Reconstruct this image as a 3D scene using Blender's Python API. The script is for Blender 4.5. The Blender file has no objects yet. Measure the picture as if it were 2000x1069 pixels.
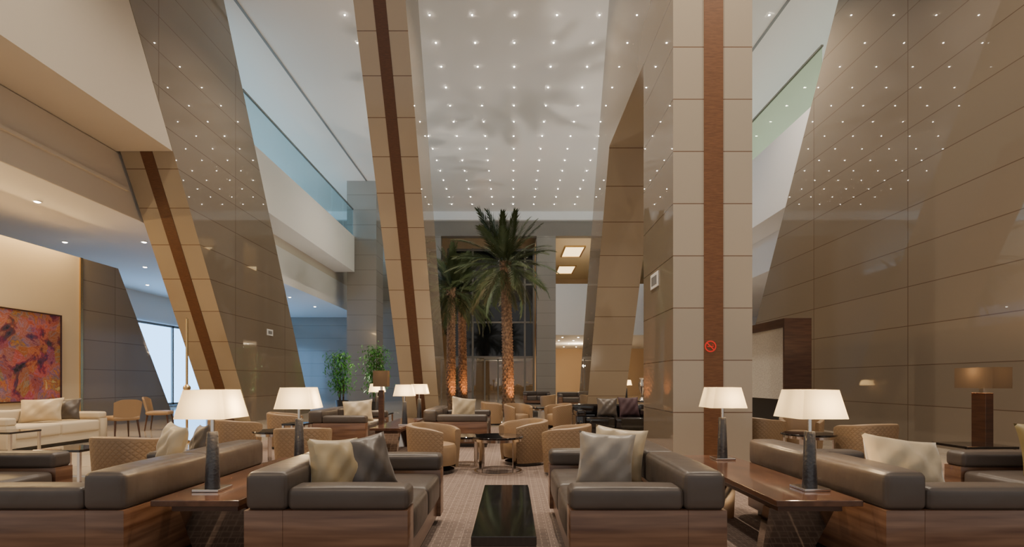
import bpy, bmesh, math, random
from mathutils import Vector, Matrix, Euler
random.seed(7)
S = bpy.context.scene
C = S.collection
PI = math.pi
R = math.radians

# ------------------------------------------------------------------ materials
def newmat(name):
    m = bpy.data.materials.new(name); m.use_nodes = True
    nt = m.node_tree
    return m, nt, nt.nodes['Principled BSDF']
def math_node(nt, op, a, b=None):
    n = nt.nodes.new('ShaderNodeMath'); n.operation = op
    for i, v in enumerate((a, b)):
        if v is None: continue
        if isinstance(v, (int, float)): n.inputs[i].default_value = v
        else: nt.links.new(v, n.inputs[i])
    return n.outputs[0]
def mix_col(nt, fac, a, b, mode='MIX'):
    n = nt.nodes.new('ShaderNodeMix'); n.data_type = 'RGBA'; n.blend_type = mode
    for i, v in ((0, fac), (6, a), (7, b)):
        if isinstance(v, (int, float)): n.inputs[i].default_value = v
        elif isinstance(v, tuple): n.inputs[i].default_value = (*v, 1)
        else: nt.links.new(v, n.inputs[i])
    return n.outputs[2]
def objco(nt):
    return nt.nodes.new('ShaderNodeTexCoord').outputs['Object']
def noise(nt, scale, vec=None, detail=3, sc3=None):
    n = nt.nodes.new('ShaderNodeTexNoise'); n.inputs['Scale'].default_value = scale; n.inputs['Detail'].default_value = detail
    v = vec or objco(nt)
    if sc3:
        mp = nt.nodes.new('ShaderNodeMapping'); mp.inputs['Scale'].default_value = sc3
        nt.links.new(v, mp.inputs[0]); v = mp.outputs[0]
    nt.links.new(v, n.inputs['Vector'])
    return n.outputs['Fac']
def bump(nt, b, h, strength, dist=.02):
    n = nt.nodes.new('ShaderNodeBump'); n.inputs['Strength'].default_value = strength; n.inputs['Distance'].default_value = dist
    nt.links.new(h, n.inputs['Height']); nt.links.new(n.outputs[0], b.inputs['Normal'])
def M(name, col, rough=.5, metal=0, spec=.5, bmp=None, var=None, coat=0, emit=None, sc3=None, sheen=0):
    m, nt, b = newmat(name)
    b.inputs['Base Color'].default_value = (*col, 1)
    b.inputs['Roughness'].default_value = rough
    b.inputs['Metallic'].default_value = metal
    b.inputs['Specular IOR Level'].default_value = spec
    b.inputs['Coat Weight'].default_value = coat
    b.inputs['Coat Roughness'].default_value = .06
    if sheen:
        b.inputs['Sheen Weight'].default_value = sheen; b.inputs['Sheen Roughness'].default_value = .35
    if var:
        f = noise(nt, var[0], sc3=sc3)
        f = math_node(nt, 'MULTIPLY', math_node(nt, 'SUBTRACT', f, .35), 3.3)
        cl = nt.nodes.new('ShaderNodeClamp'); nt.links.new(f, cl.inputs[0])
        nt.links.new(mix_col(nt, cl.outputs[0], col, var[1]), b.inputs['Base Color'])
    if bmp: bump(nt, b, noise(nt, bmp[0], detail=1.5), bmp[1], bmp[2] if len(bmp) > 2 else .02)
    if emit:
        b.inputs['Emission Color'].default_value = (*emit[0], 1); b.inputs['Emission Strength'].default_value = emit[1]
    return m
def panel_mat(name, col, joint, rough, ystep=None, hz=.765, coat=0, spec=.5, ior=1.5):
    m, nt, b = newmat(name)
    sp = nt.nodes.new('ShaderNodeSeparateXYZ'); nt.links.new(objco(nt), sp.inputs[0])
    z = math_node(nt, 'DIVIDE', math_node(nt, 'ADD', sp.outputs[2], .03), hz)
    j = math_node(nt, 'LESS_THAN', math_node(nt, 'FRACT', z), .02)
    fl = math_node(nt, 'FLOOR', z)
    if ystep:
        y = math_node(nt, 'DIVIDE', math_node(nt, 'ADD', sp.outputs[1], 40.3), ystep)
        j = math_node(nt, 'MAXIMUM', j, math_node(nt, 'LESS_THAN', math_node(nt, 'FRACT', y), .006))
        fl = math_node(nt, 'ADD', fl, math_node(nt, 'MULTIPLY', math_node(nt, 'FLOOR', y), 7.3))
    wn = nt.nodes.new('ShaderNodeTexWhiteNoise'); wn.noise_dimensions = '1D'; nt.links.new(fl, wn.inputs['W'])
    k = math_node(nt, 'MULTIPLY', wn.outputs[0], .16)
    c = mix_col(nt, k, col, tuple(v*.55 for v in col))
    nt.links.new(mix_col(nt, j, c, joint), b.inputs['Base Color'])
    b.inputs['Roughness'].default_value = rough; b.inputs['Coat Weight'].default_value = coat; b.inputs['Coat Roughness'].default_value = .03
    b.inputs['Specular IOR Level'].default_value = spec; b.inputs['IOR'].default_value = ior
    return m
def emis(name, col, st, sample=True):
    m, nt, b = newmat(name)
    b.inputs['Base Color'].default_value = (*col, 1)
    b.inputs['Emission Color'].default_value = (*col, 1); b.inputs['Emission Strength'].default_value = st
    if not sample: m.cycles.emission_sampling = 'NONE'
    return m
def wood(name, c1, c2, rough=.3, coat=.3, sc3=(1, 1, 14), scale=3):
    return M(name, c1, rough, coat=coat, var=(scale, c2), sc3=sc3)

m_side = panel_mat('taupe_gloss_panel', (.228, .184, .138), (.115, .08, .055), .012, ystep=3.1, ior=1.68)
m_front = panel_mat('beige_panel_lit', (.53, .437, .322), (.22, .13, .075), .2, coat=.25)  # same cladding as the sides, with the warm light on fronts painted in
m_frontd = panel_mat('beige_panel_shaded', (.35, .283, .203), (.14, .08, .045), .12, coat=.4)  # darker copy of the front panel for leaning faces, shade put into the colour
m_frontm = panel_mat('beige_panel_half_shaded', (.44, .357, .256), (.16, .09, .05), .15, coat=.3)  # milder copy: shade painted into the slender column's leaning face
m_tilew = panel_mat('grey_tile_panel', (.28, .252, .22), (.14, .11, .085), .15, ystep=2.2, coat=.2)
m_stripe = wood('walnut_stripe', (.24, .10, .035), (.16, .062, .02), .45, 0, (5, 5, 70), 2)
m_striped = wood('dark_walnut_stripe', (.125, .05, .02), (.08, .03, .012), .45, 0, (5, 5, 70), 2)
m_white = M('white_plaster', (.76, .74, .72), .85)
m_ceil = M('ceiling_plaster', (.77, .745, .715), .8)
m_cream = M('cream_plaster', (.76, .66, .50), .85)
m_box = M('sand_plaster', (.62, .555, .465), .85)
m_beigew = M('beige_plaster', (.64, .57, .48), .85)
m_leather = M('brown_leather', (.074, .057, .047), .40, bmp=(9, .25), var=(2, (.090, .070, .058)), spec=.5)
m_walnut = wood('walnut_veneer', (.095, .040, .021), (.235, .125, .072), .3, .3, (.8, .8, 12), 1.5)
m_walnutd = wood('dark_walnut_top', (.075, .035, .022), (.135, .062, .036), .16, .5, (5, 1, 5), 2)
m_dark = M('dark_lacquer', (.012, .010, .010), .06, coat=.6)
m_darkw = wood('espresso_wood', (.050, .020, .011), (.08, .034, .018), .35, .2, (1, 1, 10), 3)
m_chrome = M('chrome', (.72, .68, .64), .14, 1)
m_bronze = M('polished_bronze_steel', (.50, .44, .38), .08, 1)
m_brass = M('brass', (.75, .53, .25), .25, 1)
m_lampcol = M('blue_grey_lamp_leather', (.038, .038, .044), .28, bmp=(60, .25), coat=.3)
m_gold = M('gold_velvet', (.44, .335, .19), .38, bmp=(5, .7, .03), var=(2.5, (.34, .255, .14)), sheen=.6)
m_beigep = M('beige_velvet', (.56, .445, .285), .36, bmp=(5, .7, .03), var=(2.5, (.45, .35, .22)), sheen=.6)
m_grey = M('grey_velvet', (.33, .285, .235), .36, bmp=(5, .7, .03), var=(2.5, (.25, .215, .18)), sheen=.6)
m_char = M('charcoal_velvet', (.11, .086, .07), .38, bmp=(5, .7, .03), var=(2.5, (.075, .06, .05)), sheen=.5)
m_plum = M('plum_velvet', (.06, .028, .036), .7, bmp=(7, .5))
m_olive = M('olive_velvet', (.24, .18, .07), .5, bmp=(5, .7, .03), sheen=.4)
m_creamf = M('cream_fabric', (.58, .49, .365), .9, bmp=(120, .1))
m_tanin = M('tan_leather', (.33, .215, .12), .45, bmp=(30, .1))
m_bark = M('palm_bark', (.25, .15, .085), .9, bmp=(18, .6), var=(11, (.09, .05, .028)))
m_frond = M('palm_leaf', (.030, .048, .016), .6, spec=.2, var=(2, (.05, .062, .022)))
m_frond2 = M('palm_leaf_old', (.045, .048, .018), .6, spec=.2, var=(2, (.075, .065, .028)))
m_leaf = M('plant_leaf', (.07, .26, .04), .5, spec=.2, var=(3, (.14, .36, .07)))
m_pot = M('dark_pot', (.04, .035, .03), .4)
m_dot = emis('spot_lens', (1, .90, .74), 80, False)
m_dotsm = emis('downlight_lens', (1, .88, .7), 25, False)
m_rim = M('white_rim', (.8, .8, .78), .4)
m_red = M('sign_red', (.85, .03, .015), .4, emit=((.9, .03, .01), .25))
m_plate = M('white_plate', (.75, .74, .72), .4)
m_platedark = M('plate_grey', (.2, .2, .2), .4)
m_goldlight = emis('gold_ceiling_panel', (1, .72, .36), 3.0)
m_fire = M('firebox', (.01, .01, .01), .3)
m_blackglass = M('black_glass', (.010, .011, .013), .05, coat=.3)
m_steel = M('grey_mullion', (.26, .25, .23), .4, .5)
m_warmwall = M('warm_corridor', (.62, .44, .27), .8)

def quilt_mat():
    m, nt, b = newmat('tan_quilted_leather')
    sp = nt.nodes.new('ShaderNodeSeparateXYZ'); nt.links.new(objco(nt), sp.inputs[0])
    a = math_node(nt, 'MULTIPLY', math_node(nt, 'ARCTAN2', sp.outputs[1], math_node(nt, 'MULTIPLY', sp.outputs[0], -1)), 17)
    zz = math_node(nt, 'MULTIPLY', sp.outputs[2], 54)
    s1 = math_node(nt, 'ABSOLUTE', math_node(nt, 'SINE', math_node(nt, 'ADD', a, zz)))
    s2 = math_node(nt, 'ABSOLUTE', math_node(nt, 'SINE', math_node(nt, 'SUBTRACT', a, zz)))
    h = math_node(nt, 'POWER', math_node(nt, 'MINIMUM', s1, s2), .5)
    nt.links.new(mix_col(nt, h, (.27, .172, .094), (.34, .222, .124)), b.inputs['Base Color'])
    b.inputs['Roughness'].default_value = .5
    bump(nt, b, h, .28, .012)
    return m
m_quilt = quilt_mat()
def shade_mat(name, col, est, ecol, tr=.5):
    m, nt, b = newmat(name)
    nt.nodes.remove(b)
    out = nt.nodes['Material Output']
    d = nt.nodes.new('ShaderNodeBsdfDiffuse'); t = nt.nodes.new('ShaderNodeBsdfTranslucent'); e = nt.nodes.new('ShaderNodeEmission')
    d.inputs[0].default_value = (*col, 1); t.inputs[0].default_value = (*col, 1)
    e.inputs[0].default_value = (*ecol, 1); e.inputs[1].default_value = est
    mx = nt.nodes.new('ShaderNodeMixShader'); mx.inputs[0].default_value = tr
    ad = nt.nodes.new('ShaderNodeAddShader')
    nt.links.new(d.outputs[0], mx.inputs[1]); nt.links.new(t.outputs[0], mx.inputs[2])
    nt.links.new(mx.outputs[0], ad.inputs[0]); nt.links.new(e.outputs[0], ad.inputs[1]); nt.links.new(ad.outputs[0], out.inputs[0])
    return m
m_shade = shade_mat('cream_lampshade', (.87, .75, .51), .13, (1, .82, .50))
m_shadebr = shade_mat('brown_lampshade', (.15, .105, .07), .005, (.8, .42, .18), .02)
def glass_mat(name, col, fac):
    m, nt, b = newmat(name); nt.nodes.remove(b)
    t = nt.nodes.new('ShaderNodeBsdfTransparent'); g = nt.nodes.new('ShaderNodeBsdfGlossy'); g.inputs['Roughness'].default_value = .01
    t.inputs[0].default_value = (*col, 1)
    mx = nt.nodes.new('ShaderNodeMixShader'); mx.inputs[0].default_value = fac
    nt.links.new(t.outputs[0], mx.inputs[1]); nt.links.new(g.outputs[0], mx.inputs[2]); nt.links.new(mx.outputs[0], nt.nodes['Material Output'].inputs[0])
    return m
m_glassL = glass_mat('pale_blue_glass', (.76, .90, .95), .22)
m_glassR = glass_mat('green_glass', (.84, .93, .80), .18)
m_glassD = glass_mat('smoked_door_glass', (.5, .5, .5), .1)
def carpet_mat():
    m, nt, b = newmat('woven_carpet')
    co = objco(nt)
    br = nt.nodes.new('ShaderNodeTexBrick'); br.inputs['Scale'].default_value = 9; br.inputs['Mortar Size'].default_value = .028
    br.offset = .5; br.inputs['Brick Width'].default_value = .8; br.inputs['Row Height'].default_value = .4
    br.inputs['Color1'].default_value = (.165, .118, .10, 1); br.inputs['Color2'].default_value = (.205, .148, .124, 1); br.inputs['Mortar'].default_value = (.33, .255, .21, 1)
    nt.links.new(co, br.inputs[0])
    mp = nt.nodes.new('ShaderNodeMapping'); mp.inputs['Rotation'].default_value = (0, 0, PI/2); mp.inputs['Location'].default_value = (.13, .05, 0); nt.links.new(co, mp.inputs[0])
    b2 = nt.nodes.new('ShaderNodeTexBrick'); b2.inputs['Scale'].default_value = 9; b2.inputs['Mortar Size'].default_value = .03
    b2.inputs['Brick Width'].default_value = 1.2; b2.inputs['Row Height'].default_value = .6
    b2.inputs['Color1'].default_value = (0, 0, 0, 1); b2.inputs['Color2'].default_value = (0, 0, 0, 1); b2.inputs['Mortar'].default_value = (1, 1, 1, 1)
    nt.links.new(mp.outputs[0], b2.inputs[0])
    c = mix_col(nt, math_node(nt, 'MULTIPLY', b2.outputs[0], .7), br.outputs[0], (.33, .255, .21))
    nt.links.new(c, b.inputs['Base Color']); b.inputs['Roughness'].default_value = .95
    bump(nt, b, noise(nt, 220), .3)
    return m
m_carpet = carpet_mat()
def marble_mat():
    m, nt, b = newmat('beige_marble')
    br = nt.nodes.new('ShaderNodeTexBrick'); br.inputs['Scale'].default_value = 1; br.offset = 0
    br.inputs['Brick Width'].default_value = 1.2; br.inputs['Row Height'].default_value = 1.2; br.inputs['Mortar Size'].default_value = .006
    br.inputs['Color1'].default_value = (.42, .355, .28, 1); br.inputs['Color2'].default_value = (.47, .40, .32, 1); br.inputs['Mortar'].default_value = (.26, .2, .16, 1)
    nt.links.new(objco(nt), br.inputs[0])
    nt.links.new(br.outputs[0], b.inputs['Base Color']); b.inputs['Roughness'].default_value = .1
    return m
m_marble = marble_mat()
def paint_mat():
    m, nt, b = newmat('abstract_paint')
    co = objco(nt)
    n1 = nt.nodes.new('ShaderNodeTexNoise'); n1.inputs['Scale'].default_value = 1.7; n1.inputs['Detail'].default_value = 7; n1.inputs['Roughness'].default_value = .65; n1.inputs['Distortion'].default_value = .5
    nt.links.new(co, n1.inputs['Vector'])
    fac = math_node(nt, 'ADD', math_node(nt, 'MULTIPLY', math_node(nt, 'SUBTRACT', n1.outputs['Fac'], .5), 3.0), .5)
    cr = nt.nodes.new('ShaderNodeValToRGB'); e = cr.color_ramp.elements
    e[0].position = .05; e[0].color = (.03, .025, .06, 1); e[1].position = .97; e[1].color = (.60, .45, .24, 1)
    for p, c in ((.18, (.13, .07, .15)), (.30, (.26, .05, .08)), (.42, (.48, .20, .20)), (.50, (.42, .11, .06)), (.58, (.45, .24, .28)), (.68, (.23, .13, .26)), (.78, (.55, .25, .08)), (.87, (.35, .09, .09))):
        k = e.new(p); k.color = (*c, 1)
    nt.links.new(fac, cr.inputs[0])
    v = nt.nodes.new('ShaderNodeTexVoronoi'); v.inputs['Scale'].default_value = 3.5; nt.links.new(co, v.inputs['Vector'])
    nt.links.new(mix_col(nt, .45, cr.outputs[0], v.outputs['Color'], 'SOFT_LIGHT'), b.inputs['Base Color'])
    b.inputs['Roughness'].default_value = .6; bump(nt, b, n1.outputs['Fac'], .4)
    return m
m_paint = paint_mat()
m_mosaic = M('pale_mosaic', (.60, .58, .55), .5, bmp=(40, .5), var=(30, (.48, .46, .44)))

# ------------------------------------------------------------------ mesh helpers
def obj(name, bm, mats, parent=None, smooth=False, norm=True):
    if norm: bmesh.ops.recalc_face_normals(bm, faces=bm.faces[:])
    me = bpy.data.meshes.new(name); bm.to_mesh(me); bm.free()
    for m in (mats if isinstance(mats, (list, tuple)) else [mats]): me.materials.append(m)
    if smooth:
        for p in me.polygons: p.use_smooth = True
        me.set_sharp_from_angle(angle=R(42))
    o = bpy.data.objects.new(name, me); C.objects.link(o)
    if parent: o.parent = parent
    return o
def thing(name, label, cat, loc=(0, 0, 0), rz=0, group=None):
    o = bpy.data.objects.new(name, None); C.objects.link(o); o.empty_display_size = .1
    o.location = loc; o.rotation_euler = (0, 0, rz); o['label'] = label; o['category'] = cat
    if group: o['group'] = group
    return o
def tag(o, label, cat, group=None):
    o['label'] = label; o['category'] = cat
    if group: o['group'] = group
    return o
def struct(name, bm, mats, smooth=False):
    o = obj(name, bm, mats, None, smooth); o['kind'] = 'structure'; return o
def dup(root, loc, rz, label, group=None):
    def cp(o, par):
        c = o.copy(); C.objects.link(c); c.parent = par
        for ch in list(o.children): cp(ch, c)
        return c
    r = cp(root, None); r.location = loc; r.rotation_euler = (0, 0, rz); r['label'] = label
    if group: r['group'] = group
    elif 'group' in r: del r['group']
    return r
def B(): return bmesh.new()
def box(bm, x0, x1, y0, y1, z0, z1, r=0, seg=2, mtx=None):
    m = Matrix.Translation(((x0+x1)/2, (y0+y1)/2, (z0+z1)/2)) @ Matrix.Diagonal((x1-x0, y1-y0, z1-z0, 1))
    if mtx is not None: m = mtx @ m
    ret = bmesh.ops.create_cube(bm, size=1, matrix=m)
    if r > 0:
        es = list({e for v in ret['verts'] for e in v.link_edges})
        bmesh.ops.bevel(bm, geom=es, offset=r, segments=seg, profile=.5, affect='EDGES')
    return bm
def softbox(bm, x0, x1, y0, y1, z0, z1, r=.05, b=.012, mtx=None):
    c = Vector(((x0+x1)/2, (y0+y1)/2, (z0+z1)/2)); h = ((x1-x0)/2, (y1-y0)/2, (z1-z0)/2)
    r = min(r, min(h)*.97)
    ax = []
    for hi in h:
        i = hi-r
        ax.append([-hi, -hi+.2*r, -hi+.55*r, -i, -.6*i, -.2*i, .2*i, .6*i, i, hi-.55*r, hi-.2*r, hi])
    cache = {}
    def vert(p):
        k = tuple(round(q, 5) for q in p)
        if k in cache: return cache[k]
        q = Vector([max(-(h[i]-r), min(h[i]-r, p[i])) for i in range(3)])
        d = Vector(p)-q
        v = q+d.normalized()*r if d.length > 1e-7 else Vector(p)
        u = [max(0, 1-(p[i]/h[i])**2) for i in range(3)]
        for i in range(3):
            j, k2 = (i+1) % 3, (i+2) % 3
            if abs(abs(p[i])-h[i]) < 1e-6: v[i] += math.copysign(b*(u[j]*u[k2])**.5, p[i])
        v = v+c
        if mtx is not None: v = mtx @ v
        cache[k] = bm.verts.new(v); return cache[k]
    for a in range(3):
        j, k = (a+1) % 3, (a+2) % 3
        for s in (-1, 1):
            for m in range(11):
                for n in range(11):
                    q = []
                    for (mm, nn) in ((m, n), (m+1, n), (m+1, n+1), (m, n+1)):
                        p = [0, 0, 0]; p[a] = s*h[a]; p[j] = ax[j][mm]; p[k] = ax[k][nn]
                        q.append(vert(p))
                    if len(set(q)) == 4:
                        try: bm.faces.new(q)
                        except ValueError: pass
    return bm
def lathe(bm, prof, n=28, c=(0, 0, 0), sy=1):
    rings = []
    for r, z in prof:
        if r < 1e-5: rings.append([bm.verts.new((c[0], c[1], c[2]+z))])
        else: rings.append([bm.verts.new((c[0]+r*math.cos(2*PI*i/n), c[1]+sy*r*math.sin(2*PI*i/n), c[2]+z)) for i in range(n)])
    for a, b in zip(rings, rings[1:]):
        for i in range(n):
            j = (i+1) % n
            if len(a) == 1 and len(b) == 1: continue
            if len(a) == 1: bm.faces.new((a[0], b[i], b[j]))
            elif len(b) == 1: bm.faces.new((a[i], a[j], b[0]))
            else: bm.faces.new((a[i], a[j], b[j], b[i]))
    return bm
def tube(bm, p0, p1, r0, r1=None, n=10):
    p0, p1 = Vector(p0), Vector(p1); r1 = r0 if r1 is None else r1
    q = (p1-p0).to_track_quat('Z', 'Y')
    A = [bm.verts.new(p0+q @ Vector((r0*math.cos(2*PI*i/n), r0*math.sin(2*PI*i/n), 0))) for i in range(n)]
    Bv = [bm.verts.new(p1+q @ Vector((r1*math.cos(2*PI*i/n), r1*math.sin(2*PI*i/n), 0))) for i in range(n)]
    for i in range(n): bm.faces.new((A[i], A[(i+1) % n], Bv[(i+1) % n], Bv[i]))
    bm.faces.new(A[::-1]); bm.faces.new(Bv)
    return bm
def prism(bm, poly, x0, x1, axis='x', off=(0, 0, 0)):
    def mk(a, p):
        v = (a, p[0], p[1]) if axis == 'x' else ((p[0], a, p[1]) if axis == 'y' else (p[0], p[1], a))
        return bm.verts.new((v[0]-off[0], v[1]-off[1], v[2]-off[2]))
    A = [mk(x0, p) for p in poly]; Bv = [mk(x1, p) for p in poly]
    n = len(poly)
    bm.faces.new(A); bm.faces.new(Bv[::-1])
    for i in range(n): bm.faces.new((A[i], Bv[i], Bv[(i+1) % n], A[(i+1) % n]))
    return bm
def X(px, Y): return (px-1000)*Y/1000

# ------------------------------------------------------------------ setting
CH = 11.4
struct('floor', box(B(), -16, 16, -1, 46, -.2, 0), m_marble)
tag(obj('carpet', prism(B(), [(-4.95, .3), (6.9, .3), (6.9, 7.45), (2.3, 7.45), (2.3, 13.2), (-4.95, 13.2)], 0, .012, 'z'), m_carpet), 'large brown woven geometric carpet under the sofas and tables', 'carpet')
struct('ceiling', box(B(), -16, 16, 2, 46, CH, CH+.3), m_ceil)
struct('wall_left_mezzanine', prism(B(), [(3, 5.07), (31, 5.07), (31, 6.4), (3, 6.4)], -16, -9), m_white)
struct('wall_left_frieze', prism(B(), [(3, 6.4), (31, 6.4), (31, 8.55), (3, 8.55)], -16, -9), m_beigew)
bx = B(); prism(bx, [(3, 5.07), (15.1-.54*5.07, 5.07), (15.1-.54*6.4, 6.4), (3, 6.4)], -8.99, -8.97)
struct('wall_left_fascia', bx, m_beigew)
struct('trim_5', box(B(), -8.99, -8.9, 3, 11.9, 5.62, 5.68), m_beigew)
bx = B(); prism(bx, [(3, 6.42), (15.08-.54*6.42, 6.42), (15.08-.54*9.4, 9.4), (3, 9.4)], -8.99, -7.7)
struct('wall_left_balcony', bx, m_box)
bx = B(); prism(bx, [(19.65-.52*6.75, 6.75), (26, 6.75), (26, 8.55), (19.65-.52*8.55, 8.55)], -8.99, -8.0)
struct('wall_left_parapet', bx, m_white)
struct('wall_left', box(B(), -11.3, -11, 3, 13.1, 0, 4.35), m_cream)
struct('trim_1', box(B(), -11.02, -10.97, 13.02, 13.1, 0, 4.35), m_brass)
struct('wall_left_outer', box(B(), -16.3, -16, 2, 46, 0, CH), m_white)
struct('wall_right_outer', box(B(), 16, 16.3, 2, 46, 0, CH), m_white)
struct('wall_right_mezzanine', prism(B(), [(3, 5.07), (31, 5.07), (31, 8.55), (3, 8.55)], 9, 16), m_white)
bx = B(); prism(bx, [(17.95-.57*6.3, 6.3), (31, 6.3), (31, 8.55), (17.95-.57*8.55, 8.55)], 8.0, 8.99)
struct('wall_right_parapet', bx, m_white)
struct('trim_2', box(B(), -7.44, -7.36, 8, 30, CH-.012, CH), m_platedark)
struct('trim_3', box(B(), 7.36, 7.44, 8, 30, CH-.012, CH), m_platedark)
def window(name, x, y0, y1, z0, z1, col, st, nmul, d=1):
    w = bpy.data.objects.new(name, None); C.objects.link(w); w['kind'] = 'structure'
    g = emis(name+'_daylight', col, st)
    obj('pane', box(B(), min(x, x+.02*d), max(x, x+.02*d), y0, y1, z0, z1), g, w)
    f = B()
    for i in range(nmul+1):
        y = y0+(y1-y0)*i/nmul
        box(f, min(x, x+.1*d), max(x, x+.1*d), y-.05, y+.05, z0, z1)
    box(f, min(x, x+.1*d), max(x, x+.1*d), y0, y1, z1-.1, z1); box(f, min(x, x+.1*d), max(x, x+.1*d), y0, y1, z0, z0+.1)
    obj('mullion', f, m_steel, w)
window('window_1', -15.98, 18.5, 29.5, .1, 3.8, (.26, .56, 1), 4.8, 4, 1)
window('window_2', -15.98, 9, 30, 8.7, 11.2, (.50, .77, 1), 10, 12, 1)
window('window_3', 15.98, 9, 30, 8.7, 11.2, (.86, .96, .90), 5.5, 12, -1)
struct('wall_back_header', box(B(), -16, 16, 31, 31.5, 10.0, 10.9), M('taupe_header', (.20, .175, .15), .4))
struct('trim_4', box(B(), -16, 16, 30.75, 31.5, 10.9, CH), m_white)
struct('wall_back_left', box(B(), -16, -4.3, 31, 31.5, 0, 10), m_tilew)
struct('wall_back_pier', box(B(), 1.5, 2.65, 31, 32.2, 0, 10), m_tilew)
struct('wall_back_right', box(B(), 2.65, 16, 31, 44, 4.0, 7.1), m_white)
struct('wall_back', box(B(), -16, 16, 44, 44.3, 0, CH), m_warmwall)
struct('ceiling_lobby', box(B(), 1.5, 16, 31.5, 44, 10.0, 10.15), m_cream)
struct('ceiling_entrance', box(B(), -4.3, 1.5, 34.1, 44, 2.85, 3.0), m_cream)
w = bpy.data.objects.new('window_4', None); C.objects.link(w); w['kind'] = 'structure'
obj('pane', box(B(), -4.3, 1.5, 34, 34.06, 2.8, 10), m_blackglass, w)
sidep = B(); box(sidep, -4.3, -1.85, 34, 34.02, 0, 2.8); box(sidep, 0, 1.5, 34, 34.02, 0, 2.8)
obj('lower_pane', sidep, m_glassD, w)
f = B()
for x in (-4.2, -2.6, .85, 1.44): box(f, x-.06, x+.06, 33.86, 34, 0, 10)
for z in (2.8, 5.1, 7.6, 9.9): box(f, -4.3, 1.5, 33.88, 34, z-.06, z+.06)
obj('mullion', f, m_steel, w)
d = bpy.data.objects.new('door_1', None); C.objects.link(d); d['kind'] = 'structure'
lf = obj('door_leaf', box(B(), -1.75, -.1, 33.9, 33.93, 0, 2.6), m_glassD, d)
hd = B(); box(hd, -1.05, -1.02, 33.84, 33.9, .9, 1.4); box(hd, -.82, -.79, 33.84, 33.9, .9, 1.4)
obj('door_handle', hd, m_chrome, lf)
f = B()
for x in (-1.8, -.92, -.05): box(f, x-.05, x+.05, 33.83, 33.9, 0, 2.65)
box(f, -1.85, 0, 33.83, 33.9, 2.6, 2.72)
obj('door_frame', f, m_steel, d)

# ------------------------------------------------------------------ columns
def column(name, label, poly, x0, x1, stripe=None, mats=(m_side, m_front), dark=None, sm=None):
    ys = [p[0] for p in poly if p[1] == 0]
    loc = ((x0+x1)/2, sum(ys)/len(ys), 0)
    t = thing(name, label, 'column', loc)
    b = obj('cladding', prism(B(), poly, x0, x1, off=loc), list(mats)+[dark or m_front], t)
    for p in b.data.polygons:
        p.material_index = 0 if abs(p.normal.x) > .9 else (2 if (dark and abs(p.normal.z) > .1) else 1)
    if stripe:
        (a, bb, f0, f1) = stripe
        s = B(); prism(s, [(f0-.012, 0), (f1-.012, CH), (f1-.001, CH), (f0-.001, 0)], a, bb, off=loc)
        obj('wood_stripe', s, sm or m_stripe, t)
    return t
def lean(y0, k, y1, k1): return [(y0, 0), (y1, 0), (y1-k1*CH, CH), (y0-k*CH, CH)]
column('slanted_column', 'wide glossy taupe slanted column with walnut stripe behind the near left balcony', lean(15.1, .54, 19.6, .52), -8.9, -7.7, (-8.45, -8.17, 15.1, 15.1-.54*CH), dark=m_frontd, sm=m_striped)
column('slanted_column', 'slender slanted beige column with walnut stripe left of the palms', lean(16.75, .56, 18.9, .56), -3.52, -2.36, (-3.08, -2.8, 16.75, 16.75-.56*CH), dark=m_frontm, sm=m_striped)
column('portal_column', 'tall upright panelled column with walnut stripe and slanted rear leg', [(7.5, 0), (7.5, CH), (18.4-.57*CH, CH), (18.4, 0), (16.3, 0), (12.4, 6.9), (9.18, 6.9), (9.18, 0)], 2.36, 3.52, (2.81, 3.09, 7.5, 7.5), dark=m_frontd)
column('slanted_wall_column', 'huge dark glossy panelled slanted slab along the right side', [(2, 0), (17.9, 0), (17.9-.57*CH, CH), (2, CH)], 7.7, 8.9)
column('slanted_column', 'low taupe slanted column beside the painting wall', [(13.12, 0), (16.65, 0), (16.65-.54*4.35, 4.35), (13.12, 4.35)], -11.9, -11.0, None, (m_tilew, m_tilew))
column('square_column', 'straight square tiled column at the end of the left glass balcony', [(26.05, 0), (27.4, 0), (27.4, CH), (26.05, CH)], -8.4, -6.9, None, (m_tilew, m_tilew))
def balustrade(label, x, y0, y1, z0, z1, gm):
    t = thing('glass_balustrade', label, 'balustrade', (x, y0, z0))
    n = 7; L = (y1-y0)/n
    for i in range(n):
        obj('glass_panel', box(B(), -.01, .01, i*L+.02, (i+1)*L-.02, 0, z1-z0), gm, t)
    obj('handrail', box(B(), -.03, .03, 0, y1-y0, z1-z0, z1-z0+.05), m_steel, t)
balustrade('pale blue glass balustrade on the left upper balcony', -8.06, 15.3, 25.95, 8.55, 9.9, m_glassL)
balustrade('pale green glass balustrade on the right upper balcony', 8.06, 13.3, 29, 8.55, 9.9, m_glassR)

# ------------------------------------------------------------------ ceiling spots
def spotfix(name, mat, r):
    b = B(); lathe(b, [(r*1.35, 0), (r*1.35, -.012), (r, -.016)], 14); rim = len(b.faces)
    lathe(b, [(r, -.016), (r*.6, -.03), (0, -.035)], 14)
    o = obj(name, b, [m_rim, mat])
    for p in o.data.polygons: p.material_index = 0 if p.index < rim else 1
    return o
proto = None
lab = 'small bright recessed spotlight in the white hall ceiling'
DX = 1.18
for iy in range(20):
    for k in range(-4, 7):
        y = 7.21+1.17*iy; x = .07+DX*k
        if 2.3 < x < 3.6 and y < 18.4-.57*CH+.3 and y > 7: continue
        if -3.6 < x < -2.3 and 10.2 < y < 12.7: continue
        if x > 7.6 and y < 11.5: continue
        if proto is None: proto = spotfix('ceiling_spotlight', m_dot, .022); o = proto
        else: o = proto.copy(); C.objects.link(o)
        o.location = (x, y, CH); tag(o, lab, 'ceiling light', 'spotlights in the hall ceiling')
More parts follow.
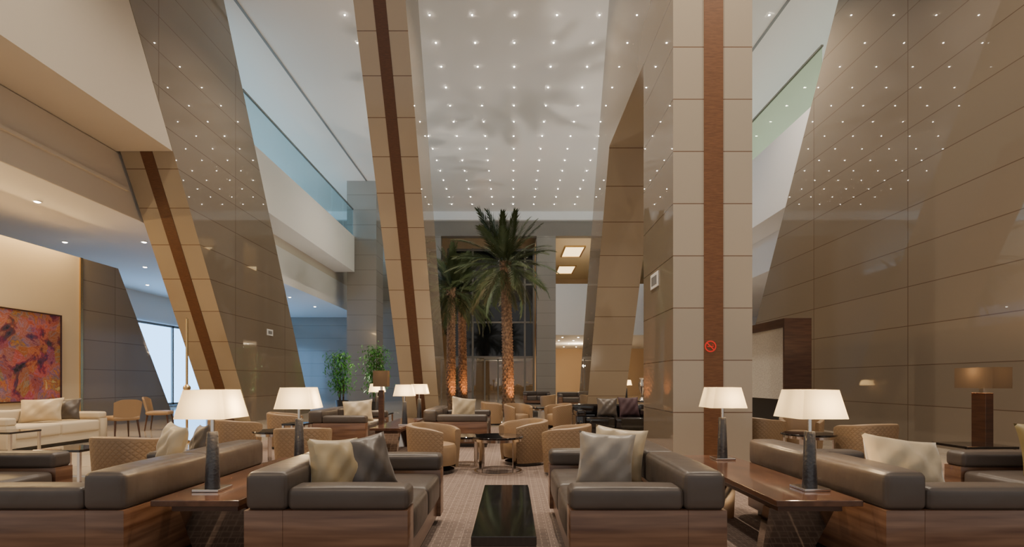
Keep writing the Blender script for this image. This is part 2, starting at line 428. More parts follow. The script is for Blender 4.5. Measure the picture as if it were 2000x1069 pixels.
proto = spotfix('ceiling_downlight', m_dotsm, .06); first = True
for x in (-10.2, -12.4, -14.6):
    for y in (8.5, 11, 14.2, 17.3, 20.5, 23.5, 26.5):
        o = proto if first else proto.copy()
        if not first: C.objects.link(o)
        first = False
        o.location = (x, y, 5.07); tag(o, 'small recessed downlight in the low ceiling of the left bay', 'ceiling light', 'downlights of the left bay')
for x in (3.2, 4.2, 5.2, 6.4):
    for y in (32.5, 35, 38, 41.5):
        o = proto.copy(); C.objects.link(o); o.location = (x, y, 4.0)
        tag(o, 'tiny downlight in the warm low ceiling beyond the hall', 'ceiling light', 'downlights beyond the hall')
for (x, y, l) in ((4.1, 34.6, 'gold glowing ceiling panel nearest the hall above the back gallery'), (4.2, 40.2, 'gold glowing ceiling panel deeper in the back gallery')):
    t = thing('ceiling_panel_light', l, 'ceiling light', (x, y, 10))
    obj('diffuser', box(B(), -.6, .6, -1.3, 1.3, -.05, -.01), m_goldlight, t)
    f = B(); box(f, -.7, -.6, -1.4, 1.4, -.08, 0); box(f, .6, .7, -1.4, 1.4, -.08, 0); box(f, -.6, .6, -1.4, -1.3, -.08, 0); box(f, -.6, .6, 1.3, 1.4, -.08, 0)
    obj('frame', f, m_brass, t)

# ------------------------------------------------------------------ signs and plates
t = thing('no_smoking_sign', 'round red no smoking sign on the walnut stripe of the upright column', 'sign', (2.9, 7.482, 1.71))
ring = B(); n = 40
for i in range(n):
    a0, a1 = 2*PI*i/n, 2*PI*(i+1)/n
    ring.faces.new([ring.verts.new((r*math.cos(a), -.002, r*math.sin(a))) for r, a in ((.085, a0), (.085, a1), (.066, a1), (.066, a0))])
obj('ring', ring, m_red, t)
obj('slash', box(B(), -.07, .07, -.004, 0, -.008, .008, mtx=Matrix.Rotation(R(45), 4, 'Y')), m_red, t)
c = B(); box(c, -.045, .028, -.003, 0, -.010, .004); box(c, .032, .045, -.003, 0, -.010, .004)
box(c, .036, .042, -.003, 0, .01, .028); box(c, .022, .034, -.003, 0, .024, .03)
obj('cigarette', c, m_red, t)
t = thing('wall_plate', 'white rectangular plate on the side of the upright column', 'wall plate', (2.355, 8.45, 2.86))
obj('plate', box(B(), -.012, .005, -.22, .22, -.125, .125, .006), m_plate, t)
obj('grille', box(B(), -.016, -.011, -.15, .15, -.07, .07), m_platedark, t)
t = thing('wall_plate', 'small white plate on the glossy side of the wide slanted column', 'wall plate', (-7.7, 16.28, 2.75))
obj('plate', box(B(), -.004, .012, -.2, .2, -.1, .1, .006), m_plate, t)
obj('grille', box(B(), .011, .016, -.13, .13, -.05, .05), m_platedark, t)
t = thing('painting', 'large abstract red, pink and purple painting on the cream wall', 'painting', (-11, 11.55, .72))
obj('canvas', box(B(), .0, .045, -.88, .86, .03, 2.05), m_paint, t)
f = B(); box(f, 0, .06, -.92, .9, 0, .03); box(f, 0, .06, -.92, .9, 2.05, 2.08); box(f, 0, .06, -.92, -.88, .03, 2.05); box(f, 0, .06, .86, .9, .03, 2.05)
obj('frame', f, m_darkw, t)

# ------------------------------------------------------------------ sofas
def make_sofa(label, x0, x1, y0, y1, face, group=None, leather=m_leather, shell=m_walnut, name='sofa', z=.012):
    rz = {'+x': 0, '-x': PI, '-y': -PI/2, '+y': PI/2}[face]
    D, L = (x1-x0, y1-y0) if face[1] == 'x' else (y1-y0, x1-x0)
    t = thing(name, label, 'sofa', ((x0+x1)/2, (y0+y1)/2, z), rz, group)
    d, l = D/2, L/2
    b = B()
    box(b, -d, -d+.22, -l, l, .07, .455, .004)
    for s in (-1, 1): box(b, -d+.22, d, min(s*l, s*(l-.17)), max(s*l, s*(l-.17)), .07, .455, .004)
    box(b, -d+.22, d-.03, -l+.17, l-.17, .07, .22)
    obj('frame', b, shell, t, True)
    p = B(); box(p, -d+.06, d-.06, -l+.06, l-.06, 0, .07); obj('plinth', p, m_dark, t)
    hl = (L-.34)/2
    for s in (0, 1):
        y = -l+.17+s*hl
        obj('seat_cushion', softbox(B(), -d+.2, d-.01, y+.004, y+hl-.004, .21, .425, .035, .014), leather, t, True)
    for s in (0, 1):
        y = -l+s*l
        obj('back_cushion', softbox(B(), -d+.005, -d+.24, y+.004, y+l-.004, .452, .668, .034, .012), leather, t, True)
    for s in (-1, 1):
        ya, yb = sorted((s*(l-.005), s*(l-.19)))
        obj('arm_cushion', softbox(B(), -d+.245, d-.005, ya, yb, .452, .580, .030, .008), leather, t, True)
    return t
make_sofa('brown leather sofa with walnut frame just left of the long black coffee table', -1.52, -.59, 2.9, 4.4, '+x')
make_sofa('brown leather sofa with walnut frame just right of the long black coffee table', .33, 1.22, 2.9, 4.65, '-x')
make_sofa('brown leather sofa showing its walnut back left of the near left console table', -3.13, -2.2, 2.9, 4.55, '-x')
make_sofa('brown leather sofa mostly cut off at the left edge facing the next sofa', -4.8, -3.86, 2.9, 4.5, '+x')
make_sofa('brown leather sofa showing its walnut back right of the near right console table', 2.12, 3.05, 2.9, 4.6, '+x')
make_sofa('brown leather sofa mostly cut off at the right edge below the floor lamp', 3.84, 4.76, 2.9, 4.55, '-x')
make_sofa('dark leather sofa behind the tan tub chairs, in front of the palms', -1.6, -.45, 9.2, 10.9, '+x')
make_sofa('dark leather sofa left of the brown shaded pole lamp', -3.55, -2.55, 8.9, 10.6, '+x')
make_sofa('black leather sofa behind the upright column, beside the silver vase', 1.35, 2.95, 10.6, 11.6, '-y', None, m_dark, m_dark)
make_sofa('cream fabric sofa beneath the abstract painting', -9.3, -8.3, 8.4, 10.5, '+x', None, m_creamf, m_creamf, z=0)
make_sofa('dark sofa beyond the slanted column, far under the warm low ceiling', 2.2, 4.1, 24, 25, '-y', z=0)
make_sofa('dark sofa far behind the palm at the dark glass entrance', .6, 2.0, 26.5, 27.4, '-y', z=0)

# ------------------------------------------------------------------ pillows
def pillow(label, loc, w, h, t, rz, tilt, mat, roll=0):
    b = B(); n = 18; g = {}
    for s in (-1, 1):
        for i in range(n+1):
            for j in range(n+1):
                u, v = -1+2*i/n, -1+2*j/n
                edge = i in (0, n) or j in (0, n)
                if edge and s == 1: g[s, i, j] = g[-1, i, j]; continue
                k = (max(0, 1-u*u)*max(0, 1-v*v))**.42
                pin = 1-.09*(1-v*v)*abs(u)**3, 1-.09*(1-u*u)*abs(v)**3
                wr = (.012*math.sin(5*u+3*v+loc[0]*9)+.006*math.sin(9*u-7*v+loc[1]*7))*k
                g[s, i, j] = b.verts.new((u*w/2*pin[0], s*t/2*k+wr, v*h/2*pin[1]))
    for s in (-1, 1):
        for i in range(n):
            for j in range(n):
                b.faces.new((g[s, i, j], g[s, i+1, j], g[s, i+1, j+1], g[s, i, j+1]))
    o = obj('pillow', b, mat, None, True)
    o.location = loc; o.rotation_euler = Euler((tilt, roll, rz), 'XYZ')
    tag(o, label, 'pillow'); return o
pillow('gold velvet pillow on the sofa left of the coffee table', (-1.16, 3.36, .64), .38, .38, .15, R(52), R(-14), m_gold, R(4))
pillow('charcoal velvet pillow leaning on the gold pillow left of the coffee table', (-.99, 3.52, .64), .36, .39, .14, R(44), R(-20), m_char, R(-6))
pillow('grey velvet pillow in front on the sofa right of the coffee table', (.66, 3.62, .64), .40, .40, .15, R(-14), R(-14), m_grey, R(3))
pillow('beige pillow half hidden behind the front grey velvet pillow', (.80, 3.86, .65), .40, .41, .15, R(-24), R(-12), m_beigep, R(5))
pillow('wide beige velvet pillow on the sofa right of the near right console', (2.58, 3.36, .64), .58, .40, .16, R(8), R(-22), m_beigep, R(8))
pillow('beige velvet pillow on the sofa left of the near left lamp', (-2.74, 4.12, .65), .36, .42, .15, R(-38), R(-12), m_beigep, R(6))
pillow('charcoal pillow behind the beige pillow left of the near left lamp', (-2.62, 4.3, .64), .36, .40, .13, R(-48), R(-10), m_char, R(-4))
pillow('olive velvet pillow at the right edge of the picture', (4.24, 4.0, .66), .42, .44, .15, R(-30), R(-14), m_olive, R(-4))
pillow('beige velvet pillow on the cream sofa', (-8.78, 9.55, .66), .66, .46, .17, R(20), R(-20), m_beigep, R(-3))
pillow('dark brown pillow behind the beige pillow on the cream sofa', (-8.7, 9.95, .66), .50, .44, .15, R(30), R(-18), m_char)
pillow('beige pillow on the dark sofa in front of the palms', (-.92, 9.75, .67), .50, .46, .16, R(25), R(-16), m_beigep, R(8))
pillow('beige pillow on the dark sofa left of the pole lamp', (-2.83, 9.4, .65), .54, .42, .16, R(12), R(-18), m_beigep, R(-4))
pillow('plum velvet pillow on the black sofa beside the silver vase', (2.52, 11.05, .65), .46, .44, .16, R(6), R(-20), m_plum)
pillow('charcoal pillow in the middle of the black sofa behind the upright column', (2.05, 11.05, .64), .44, .42, .16, R(-8), R(-20), m_char)

# ------------------------------------------------------------------ tables
t = thing('coffee_table', 'long low black lacquer coffee table between the two front sofas', 'table', (-.045, 3.5, .012))
obj('top', box(B(), -.18, .18, -.7, .7, .285, .338, .004), m_dark, t)
for y in (-.5, .5): obj('leg', box(B(), -.16, .16, y-.15, y+.15, 0, .285, .004), m_dark, t)
obj('end_panel', box(B(), -.18, .18, -.7, -.66, .02, .285, .003), m_darkw, t)
def console(label, x0, x1, y0, y1):
    t = thing('console_table', label, 'table', ((x0+x1)/2, (y0+y1)/2, .012))
    w, l = (x1-x0)/2, (y1-y0)/2
    obj('top', box(B(), -w, w, -l, l, .452, .488, .004), m_walnutd, t)
    obj('apron', box(B(), -w+.06, w-.06, -l+.1, l-.1, .40, .452), m_darkw, t)
    for s in (-1, 1):
        y = s*(l-.22)
        p = B(); prism(p, [(-w+.07, 0), (w-.14, 0), (w-.05, .40), (-w+.05, .40)], y-.04, y+.04, 'y')
        for v in p.verts:
            if v.co.z < .1: v.co.y -= s*.16
        obj('leg', p, m_bronze, t)
    return t
console('dark walnut console table with two lamps between the two left front sofas', -2.12, -1.60, 3.0, 4.7)
console('dark walnut console table with two lamps between the two right front sofas', 1.55, 2.06, 3.0, 4.85)
console('dark console table with two lamps at the foot of the slender slanted column', -2.12, -1.66, 7.6, 9.7)
def round_table(label, x, y, r=.36, h=.5, z=.012):
    t = thing('round_table', label, 'table', (x, y, z))
    obj('top', lathe(B(), [(0, h-.03), (r-.01, h-.03), (r, h-.024), (r, h-.006), (r-.006, h), (0, h)], 40), m_dark, t, True)
    rim = B(); lathe(rim, [(r*.93, h-.065), (r*.93, h-.03), (r*.9, h-.03), (r*.9, h-.065), (r*.93, h-.065)], 40); obj('rim', rim, m_chrome, t, True)
    for k in range(4):
        a = PI/4+k*PI/2; m = Matrix.Rotation(a, 4, 'Z')
        obj('leg', box(B(), r*.86, r*.91, -.025, .025, .0, h-.03, mtx=m), m_chrome, t)
    ring = B(); lathe(ring, [(r*.93, 0), (r*.93, .02), (r*.84, .02), (r*.84, 0), (r*.93, 0)], 40); obj('base_ring', ring, m_chrome, t, True)
    return t
round_table('round black table with chrome legs in front of the middle tan tub chair', X(972, 6.6), 6.75, .34, .47)
round_table('smaller round chrome table tucked beside the larger round black table', -.66, 7.25, .25, .42)
round_table('round black table beside the tub chairs right of the upright column', 4.05, 7.0, .34, .48)
round_table('round black table among the tub chairs behind the near left lamps', -3.3, 7.2, .32, .5)
round_table('dark round table far behind beside the tallest palm planter', .75, 13.7, .35, .5, 0)
def side_table(label, x, y, w=.5, d=.5, h=.52, z=0):
    t = thing('side_table', label, 'table', (x, y, z))
    h = h-z
    obj('top', box(B(), -w/2, w/2, -d/2, d/2, h-.03, h, .004), m_dark, t)
    for sx in (-1, 1):
        for sy in (-1, 1): obj('leg', box(B(), sx*(w/2-.02)-.015, sx*(w/2-.02)+.015, sy*(d/2-.02)-.015, sy*(d/2-.02)+.015, 0, h-.03), m_chrome, t)
    obj('stretcher', box(B(), -w/2+.02, w/2-.02, -.012, .012, .04, .06), m_chrome, t)
    return t
side_table('square black side table at the left edge in front of the cream sofa', -7.6, 7.75, .5, .5, .45)
side_table('square dark side table with chrome legs left of the quilted tub chair', -5.3, 6.2, .55, .5, .4)
side_table('dark side table between the quilted tub chair and the floor lamp', 5.5, 6.1, .6, .5, .45, .012)
side_table('small chrome side table left of the second console lamp', -3.35, 8.0, .35, .35, .55, .012)
side_table('dark side table carrying the silver vase', 3.2, 12.6, .45, .45, .72)
side_table('low dark table carrying the far small lamp left of the slender slanted column', -2.95, 11.2, .6, .5, .5, .012)
side_table('dark side table carrying the small glowing lamp behind the upright column', 3.75, 16.8, .5, .5, .6)

# ------------------------------------------------------------------ tub chairs
def make_tub(label, loc, rz):
    t = thing('tub_chair', label, 'chair', loc, rz)
    b = B(); n = 36; A = R(138); rows = []
    for i in range(n+1):
        th = -A+2*A*i/n
        k = abs(th)/A
        top = .70-.10*k**2.2
        def pt(r, z):
            c, s = math.cos(th), math.sin(th)
            e = 2/3.0
            return b.verts.new((-r*math.copysign(abs(c)**e, c), r*math.copysign(abs(s)**e, s), z))
        ro, ri = .355, .28
        rows.append([pt(ro-.04, .05), pt(ro-.025, .2), pt(ro, top-.04), pt(ro-.005, top-.012), pt(ro-.022, top), pt(ri+.012, top), pt(ri-.006, top-.03), pt(ri, .3), pt(ri, .05)])
    m = len(rows[0])
    for a, c in zip(rows, rows[1:]):
        for j in range(m):
            f = b.faces.new((a[j], c[j], c[(j+1) % m], a[(j+1) % m]))
            f.material_index = 1 if j in (0, 1) else 0
    b.faces.new(rows[0]); b.faces.new(rows[-1][::-1])
    c = B(); lathe(c, [(0, .12), (.27, .12), (.283, .2), (.283, .36), (.26, .405), (.18, .425), (0, .43)], 32)
    for v in c.verts: v.co.x = v.co.x*1.02+.03
    p = B(); lathe(p, [(0, 0), (.29, 0), (.29, .05), (0, .05)], 28)
    for q in (b, c, p): bmesh.ops.scale(q, vec=(.92, .92, .91), verts=q.verts[:])
    obj('shell', b, [m_tanin, m_quilt], t, True)
    obj('seat_cushion', c, m_tanin, t, True)
    obj('plinth', p, m_dark, t)
    return t
tub = make_tub('tan tub chair at the left of the round black table, open towards the right', (X(848, 6.7), 6.7, .012), R(-20))
def tubc(label, px, Y, deg, z=.012): dup(tub, (X(px, Y), Y, z), R(deg), label)
tubc('tan tub chair just behind the round black table', 1022, 7.4, -150)
tubc('tan tub chair at the right of the round black table beside the grey pillow', 1105, 6.6, 165)
tubc('quilted tan tub chair seen from behind the beige pillow at far left', 262, 5.35, 80)
tubc('quilted tan tub chair seen from behind between the two left console lamps', 460, 7.6, 60)
tubc('quilted tan tub chair directly behind the second left console lamp', 593, 6.35, 100)
tubc('tan tub chair left of the second left console lamp, farther back', 560, 9.2, 20)
tubc('tan tub chair right of the upright column, left of the two there', 1485, 8.2, 20, 0)
tubc('tan tub chair in front of the fireplace unit facing the column', 1565, 8.4, -120, 0)
tubc('quilted tan tub chair seen from behind the wide beige pillow', 1690, 6.9, 100)
tubc('tan tub chair far off beneath the tallest palm', 1012, 12.6, -60)
tubc('tan tub chair far off right of the tallest palm', 1090, 12.7, 200)
tubc('tan tub chair far off beneath the left palms', 962, 14.2, 0, 0)
tubc('tiny tan tub chair far back left of the dark sofa under the low ceiling', 1070, 21.5, 160, 0)
def make_side_chair(label, loc, rz):
    t = thing('side_chair', label, 'chair', loc, rz)
    obj('seat', softbox(B(), -.24, .24, -.24, .24, .38, .47, .035, .01), m_tanin, t, True)
    b = B(); n = 12; g = []
    for i in range(n+1):
        a = R(-75+150*i/n)
        x0, y0 = -.20-.05*math.cos(a), .25*math.sin(a)
        x1, y1 = -.26-.08*math.cos(a), .27*math.sin(a)
        top = .82-.07*abs(math.sin(a))**3
        g.append([b.verts.new((x0, y0, .44)), b.verts.new((x1, y1, top)), b.verts.new((x1+.035, y1*.93, top)), b.verts.new((x0+.035, y0*.9, .44))])
    for p, q in zip(g, g[1:]):
        for j in range(4): b.faces.new((p[j], q[j], q[(j+1) % 4], p[(j+1) % 4]))
    b.faces.new(g[0]); b.faces.new(g[-1][::-1])
    obj('backrest', b, m_tanin, t, True)
    for sx in (-1, 1):
        for sy in (-1, 1): obj('leg', tube(B(), (sx*.2, sy*.2, .39), (sx*.25, sy*.23, 0), .022, .012), m_darkw, t)
    return t
ch = make_side_chair('brown side chair with splayed dark legs just right of the cream sofa', (X(238, 10.8), 10.8, 0), R(150))
dup(ch, (X(312, 12.6), 12.6, 0), R(20), 'brown side chair behind the near left lamp shade beside the low slanted column')

# ------------------------------------------------------------------ lamps
def light(kind, name, loc, energy, col, radius=.05, rot=None, size=None, blend=1):
    l = bpy.data.lights.new(name, kind); l.energy = energy; l.color = col
    if kind in ('POINT', 'SPOT'): l.shadow_soft_size = radius
    if kind == 'SPOT': l.spot_size = size; l.spot_blend = blend
    if kind == 'AREA': l.shape = 'RECTANGLE'; l.size, l.size_y = size
    o = bpy.data.objects.new(name, l); C.objects.link(o); o.location = loc
    if rot: o.rotation_euler = rot
    return o
def cutsq(h, c): return [(h, h-c), (h-c, h), (-h+c, h), (-h, h-c), (-h, -h+c), (-h+c, -h), (h-c, -h), (h, -h+c)]
def make_lamp(label, loc, rz):
    t = thing('table_lamp', label, 'lamp', loc, rz)
    obj('base', box(B(), -.085, .085, -.085, .085, 0, .018, .004), m_chrome, t)
    obj('column', lathe(B(), [(0, .018), (.044, .018), (.044, .03), (.032, .37), (.029, .375), (0, .375)], 24), m_lampcol, t, True)
    obj('neck', lathe(B(), [(.013, .375), (.013, .60), (0, .60)], 16), m_chrome, t, True)
    s = B(); lo = [s.verts.new((x, y, .465)) for x, y in cutsq(.160, .016)]; hi = [s.verts.new((x, y, .645)) for x, y in cutsq(.122, .012)]
    for i in range(8): s.faces.new((lo[i], lo[(i+1) % 8], hi[(i+1) % 8], hi[i]))
    sh = obj('lamp_shade', s, m_shade, t)
    f = B()
    for k in range(3): tube(f, (0, 0, .60), (.11*math.cos(k*2*PI/3), .11*math.sin(k*2*PI/3), .64), .003, n=6)
    obj('shade_carrier', f, m_chrome, sh)
    return t
lamps = [(-1.93, 3.3, .5, 'dark column table lamp with glowing cream shade, nearest on the left console', 0),
         (-1.85, 4.45, .5, 'dark column table lamp with cream shade at the far end of the left console', 3),
         (1.93, 3.32, .5, 'dark column table lamp with glowing cream shade, nearest on the right console', 2),
         (1.89, 4.6, .5, 'dark column table lamp with cream shade at the far end of the right console', 0),
         (-1.72, 8.2, .5, 'distant dark column lamp in front of the foot of the slender slanted column', 3),
         (-1.72, 9.5, .5, 'distant dark column lamp just right of the one before the slanted column', -4),
         (-2.95, 11.2, .5, 'small distant lamp with glowing shade left of the brown pole lamp', 3),
         (3.75, 16.8, .6, 'tiny far amber lamp left of the upright column behind the slanted leg', 0)]
lp = None
for i, (x, y, z, l, a) in enumerate(lamps):
    if lp is None: lp = make_lamp(l, (x, y, z), R(a))
    else: dup(lp, (x, y, z), R(a), l)
    light('POINT', 'lamp_bulb', (x+.045, y, z+.515), 11 if y < 6 else 12, (1, .71, .40), .03)
def floor_lamp(label, x, y, rz, hw, hd, pw, pd, e):
    t = thing('floor_lamp', label, 'floor lamp', (x, y, .012), rz)
    obj('base', box(B(), -pw-.08, pw+.08, -pd-.08, pd+.08, 0, .025, .004), m_dark, t)
    obj('post', box(B(), -pw, pw, -pd, pd, .025, 1.04, .004), m_darkw, t)
    obj('neck', box(B(), -.015, .015, -.03, .03, 1.04, 1.24), m_chrome, t)
    s = B(); z0, z1 = 1.10, 1.36
    v = [[s.verts.new((x, y, z)) for x, y in ((-hw, -hd), (hw, -hd), (hw, hd), (-hw, hd))] for z in (z0, z1)]
    for i in range(4): s.faces.new((v[0][i], v[0][(i+1) % 4], v[1][(i+1) % 4], v[1][i]))
    obj('lamp_shade', s, m_shadebr, t)
    light('POINT', 'lamp_bulb', (x, y, 1.335), e, (1, .68, .36), .022)
    return t
floor_lamp('tall floor lamp with rectangular brown shade by the dark right slab', 5.97, 6.5, 0, .12, .27, .05, .1, 70)
floor_lamp('slim floor lamp with brown box shade in front of the slender slanted column', X(745, 8.4), 8.4, R(4), .115, .11, .04, .05, 12)
t = thing('brass_post', 'tall thin brass post behind the nearest left lamp', 'post', (X(365, 10), 10, 0))
obj('base', lathe(B(), [(0, 0), (.14, 0), (.14, .02), (.03, .05), (0, .05)], 24), m_brass, t, True)
obj('rod', lathe(B(), [(.022, .05), (.022, 2.42), (0, 2.44)], 14), m_brass, t, True)
obj('collar', lathe(B(), [(.022, .95), (.07, 1.06), (.06, 1.1), (.022, 1.14)], 18), m_brass, t, True)
t = thing('vase', 'slender silver trophy shaped vase left of the upright column', 'vase', (3.2, 12.6, .72))
obj('body', lathe(B(), [(0, 0), (.09, 0), (.085, .03), (.025, .09), (.025, .16), (.075, .3), (.085, .42), (.05, .52), (.075, .56), (.07, .56), (.04, .5), (0, .45)], 24), m_chrome, t, True)
t = thing('fireplace_unit', 'dark wood framed fireplace partition with pale mosaic panel', 'fireplace', (5.25, 11, 0))
b = B(); box(b, -.25, .25, -1.6, -1.55, 0, 2.36); box(b, -.25, .25, 1.55, 1.6, 0, 2.36); box(b, -.25, .25, -1.55, 1.55, 2.2, 2.36); box(b, .2, .25, -1.55, 1.55, 0, 2.2)
obj('frame', b, m_darkw, t)
obj('mosaic_panel', box(B(), -.2, .2, -1.55, 1.55, .86, 2.2), m_mosaic, t)
obj('mosaic_base', box(B(), -.2, .2, -1.55, 1.55, 0, .35), m_mosaic, t)
obj('firebox', box(B(), -.17, .2, -1.55, 1.55, .35, .86), m_fire, t)

# ------------------------------------------------------------------ palms
def frond_mesh(name, L, droop, mat, seed):
    rnd = random.Random(seed)
    b = B(); n = 24
    def P(s):
        return Vector((L*(s-.14*droop*s**3), 0, L*(-.48*droop*s*s)))
    for i in range(n):
        p, q = P(i/n), P((i+1)/n); w0 = .016*(1-i/n)+.003
        b.faces.new([b.verts.new(p+Vector((0, w0, 0))), b.verts.new(p+Vector((0, -w0, 0))), b.verts.new(q+Vector((0, -w0*.95, .004))), b.verts.new(q+Vector((0, w0*.95, .004)))])
    N = 54
    for i in range(4, N):
        s = .06+.94*i/N
        p = P(s); tg = (P(min(1, s+.02))-P(s-.02)).normalized()
        ll = (.10+.30*math.sin(PI*min(1, s*.9+.08))**.8)*L/1.8
        for sd in (-1, 1):
            fw = .9+.7*s
            dr = (tg*fw+Vector((0, sd*(1.0-.35*s), .30-.44*rnd.random()))).normalized()
            tip = p+dr*ll*(.65+.65*rnd.random())-Vector((0, 0, ll*.12))
            mid = p+dr*ll*.5
            sdv = dr.cross(Vector((0, 0, 1))).normalized()*.0115
            b.faces.new([b.verts.new(p-sdv*.5), b.verts.new(mid-sdv), b.verts.new(tip), b.verts.new(mid+sdv), b.verts.new(p+sdv*.5)])
    me = bpy.data.meshes.new(name); b.to_mesh(me); b.free(); me.materials.append(mat)
    return me
fm = [frond_mesh('frond', 1.95, d, m, k) for k, (d, m) in enumerate(((.4, m_frond), (.8, m_frond), (1.1, m_frond), (1.15, m_frond2)))]
def make_palm(label, x, y, h, sc, seed, nf=48, lean=(0, 0), r=.2):
    rnd = random.Random(seed)
    t = thing('palm_tree', label, 'palm tree', (x, y, 0), 0)
    b = B(); n = 20; rings = []; nz = int(h/.05)
    for i in range(nz+1):
        z = h*i/nz
        rr = r*(1.22-.25*min(1, z/.8)) if z < .8 else r*(.97-.2*(z-.8)/h)
        if z > h-.5: rr *= 1+.5*(z-h+.5)
        ring = []
        for k in range(n):
            a = 2*PI*k/n
            bm_ = .034*math.cos(10*a+PI*((i//2) % 2))*(1 if i % 2 else .25)
            off = (lean[0]*(z/h)**1.5, lean[1]*(z/h)**1.5)
            ring.append(b.verts.new((off[0]+(rr+bm_)*math.cos(a), off[1]+(rr+bm_)*math.sin(a), z)))
        rings.append(ring)
    for a, c in zip(rings, rings[1:]):
        for k in range(n): b.faces.new((a[k], a[(k+1) % n], c[(k+1) % n], c[k]))
    b.faces.new(rings[-1]); b.faces.new(rings[0][::-1])
    obj('trunk', b, m_bark, t, True)
    for i in range(nf):
        f = i/nf
        el = R(85-116*f+rnd.uniform(-13, 13)); az = i*2.39996+rnd.uniform(-.3, .3)
        me = fm[0] if f < .28 else (fm[1] if f < .58 else (fm[2] if f < .88 else fm[3]))
        o = bpy.data.objects.new('frond', me); C.objects.link(o); o.parent = t
        o.location = (lean[0]+.1*math.cos(az), lean[1]+.1*math.sin(az), h-.05-.25*f)
        o.rotation_euler = Euler((rnd.uniform(-.55, .55), -el, az), 'XYZ')
        s = sc*(1.08-.32*rnd.random()); o.scale = (s, s, s)
    return t
palms = [(X(993, 18.2), 18.2), (X(881, 21.3), 21.3), (X(904, 22.6), 22.6)]
make_palm('tallest date palm standing alone right of the other two', *palms[0], 5.45, 1.0, 1, 58, (-.12, 0), .2)
make_palm('left palm of the pair, half behind the slender slanted column', *palms[1], 5.1, .95, 2, 52, (.0, 0), .19)
make_palm('right palm of the pair at the slender slanted column', *palms[2], 5.2, .95, 3, 52, (-.05, 0), .19)
t = thing('planter', 'low dark stone planter edge around the tallest palm trunk', 'planter', (palms[0][0], palms[0][1], 0))
f = B(); box(f, -1, 1, -1, -.88, 0, .16); box(f, -1, 1, .88, 1, 0, .16); box(f, -1, -.88, -.88, .88, 0, .16); box(f, .88, 1, -.88, .88, 0, .16)
obj('rim', f, m_pot, t)
def make_plant(label, x, y, h, seed):
    rnd = random.Random(seed)
    t = thing('potted_plant', label, 'plant', (x, y, 0))
    obj('pot', lathe(B(), [(0, 0), (.2, 0), (.26, .42), (.23, .42), (.21, .36), (0, .36)], 24), m_pot, t, True)
    s = B(); g = B()
    for k in range(9):
        a = rnd.uniform(0, 6.28); tx, ty = .5*math.cos(a)*rnd.random(), .5*math.sin(a)*rnd.random()
        tube(s, (.08*math.cos(a), .08*math.sin(a), .34), (tx, ty, h*rnd.uniform(.8, .97)), .012, .006, 6)
        for i in range(190):
            f = rnd.uniform(.2, 1)
            c = Vector((tx*f+rnd.gauss(0, .2), ty*f+rnd.gauss(0, .2), .36+(h-.36)*f+rnd.gauss(0, .06)))
            d = Vector((rnd.gauss(0, 1), rnd.gauss(0, 1), rnd.gauss(-.3, .5))).normalized()
            sd = d.cross(Vector((0, 0, 1))).normalized()*.026
            L = rnd.uniform(.13, .22)
            g.faces.new([g.verts.new(c), g.verts.new(c+d*L*.45+sd), g.verts.new(c+d*L), g.verts.new(c+d*L*.45-sd)])
    obj('stems', s, m_bark, t); obj('foliage', g, m_leaf, t, norm=False)
make_plant('leafy green indoor bamboo plant farther left behind the far sofa', X(668, 21), 21, 2.35, 5)
make_plant('leafy green indoor bamboo plant right beside the square tiled column', X(733, 19.5), 19.5, 2.5, 6)

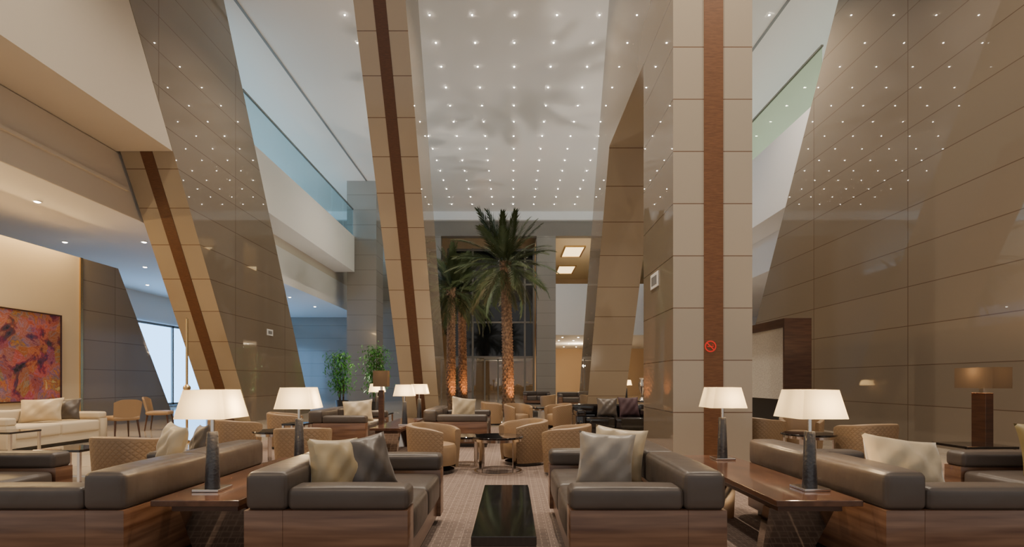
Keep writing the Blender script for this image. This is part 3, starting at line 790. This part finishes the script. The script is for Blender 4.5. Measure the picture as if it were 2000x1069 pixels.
# ------------------------------------------------------------------ lights
warm = (1, .85, .67)
for (x, y, e) in ((.07, 6, 2000), (-4.65, 7, 1500), (4.8, 6.5, 1950), (.07, 11.9, 1900), (-4.65, 13, 1400), (5.97, 13, 1600), (.07, 19, 1100), (-4.65, 21, 900), (5.97, 21, 900), (.07, 26, 1000)):
    light('SPOT', 'ceiling_spot_beam', (x, y, CH-.06), e, warm, .05, (0, 0, 0), R(122))
light('SPOT', 'palm_uplight', (palms[0][0]+.25, palms[0][1]+.75, .1), 1300, (1, .90, .78), .13, (PI, 0, 0), R(125))
light('SPOT', 'palm_uplight', (palms[0][0]-.3, palms[0][1]-3.0, .1), 500, (1, .90, .78), .22, (PI-R(12), 0, 0), R(115))
for (x, y, e) in ((-5.4, 20.5, 450), (5.4, 20, 280), (.6, 24.5, 400)):
    light('SPOT', 'added_ceiling_fill', (x, y, .12), e, (1, .90, .78), .12, (PI, 0, 0), R(135))  # upward spots added to lighten the ceiling, no fixtures stand here
for (x, y) in palms:
    light('SPOT', 'trunk_uplight', (x+.3, y-.6, .08), 480, (1, .43, .15), .04, (PI-R(22), 0, R(26)), R(44))
for (x, y) in ((-10, 9), (-12.4, 14.2), (-12.4, 20.5)):
    light('SPOT', 'bay_downlight_beam', (x, y, 5.0), 300, (1, .8, .55), .05, (0, 0, 0), R(130))
light('AREA', 'cove_strip', (-10.75, 8.5, 4.9), 300, (1, .66, .28), size=(.12, 8.5), rot=(0, R(-25), 0))
light('SPOT', 'corridor_beam', (4.2, 36, 3.9), 700, (1, .75, .45), .05, (0, 0, 0), R(160))
light('POINT', 'corridor_glow', (4.8, 38, 3.3), 320, (1, .78, .5), .1)
light('POINT', 'entrance_glow', (-.9, 40, 2.4), 130, (1, .88, .72), .1)
light('SPOT', 'corridor_beam', (4.2, 33, 9.8), 600, (1, .75, .45), .05, (0, 0, 0), R(150))

w = bpy.data.worlds.new('World'); S.world = w; w.use_nodes = True
bg = w.node_tree.nodes['Background']; bg.inputs[0].default_value = (1, .945, .885, 1); bg.inputs[1].default_value = .58

cam = bpy.data.cameras.new('camera'); co = bpy.data.objects.new('camera', cam); C.objects.link(co)
co.location = (0, 0, 1.2); co.rotation_euler = (PI/2, 0, 0)
cam.sensor_width = 36; cam.lens = 18; cam.shift_y = 210.5/2000; cam.clip_end = 300; cam.clip_start = .05
S.camera = co
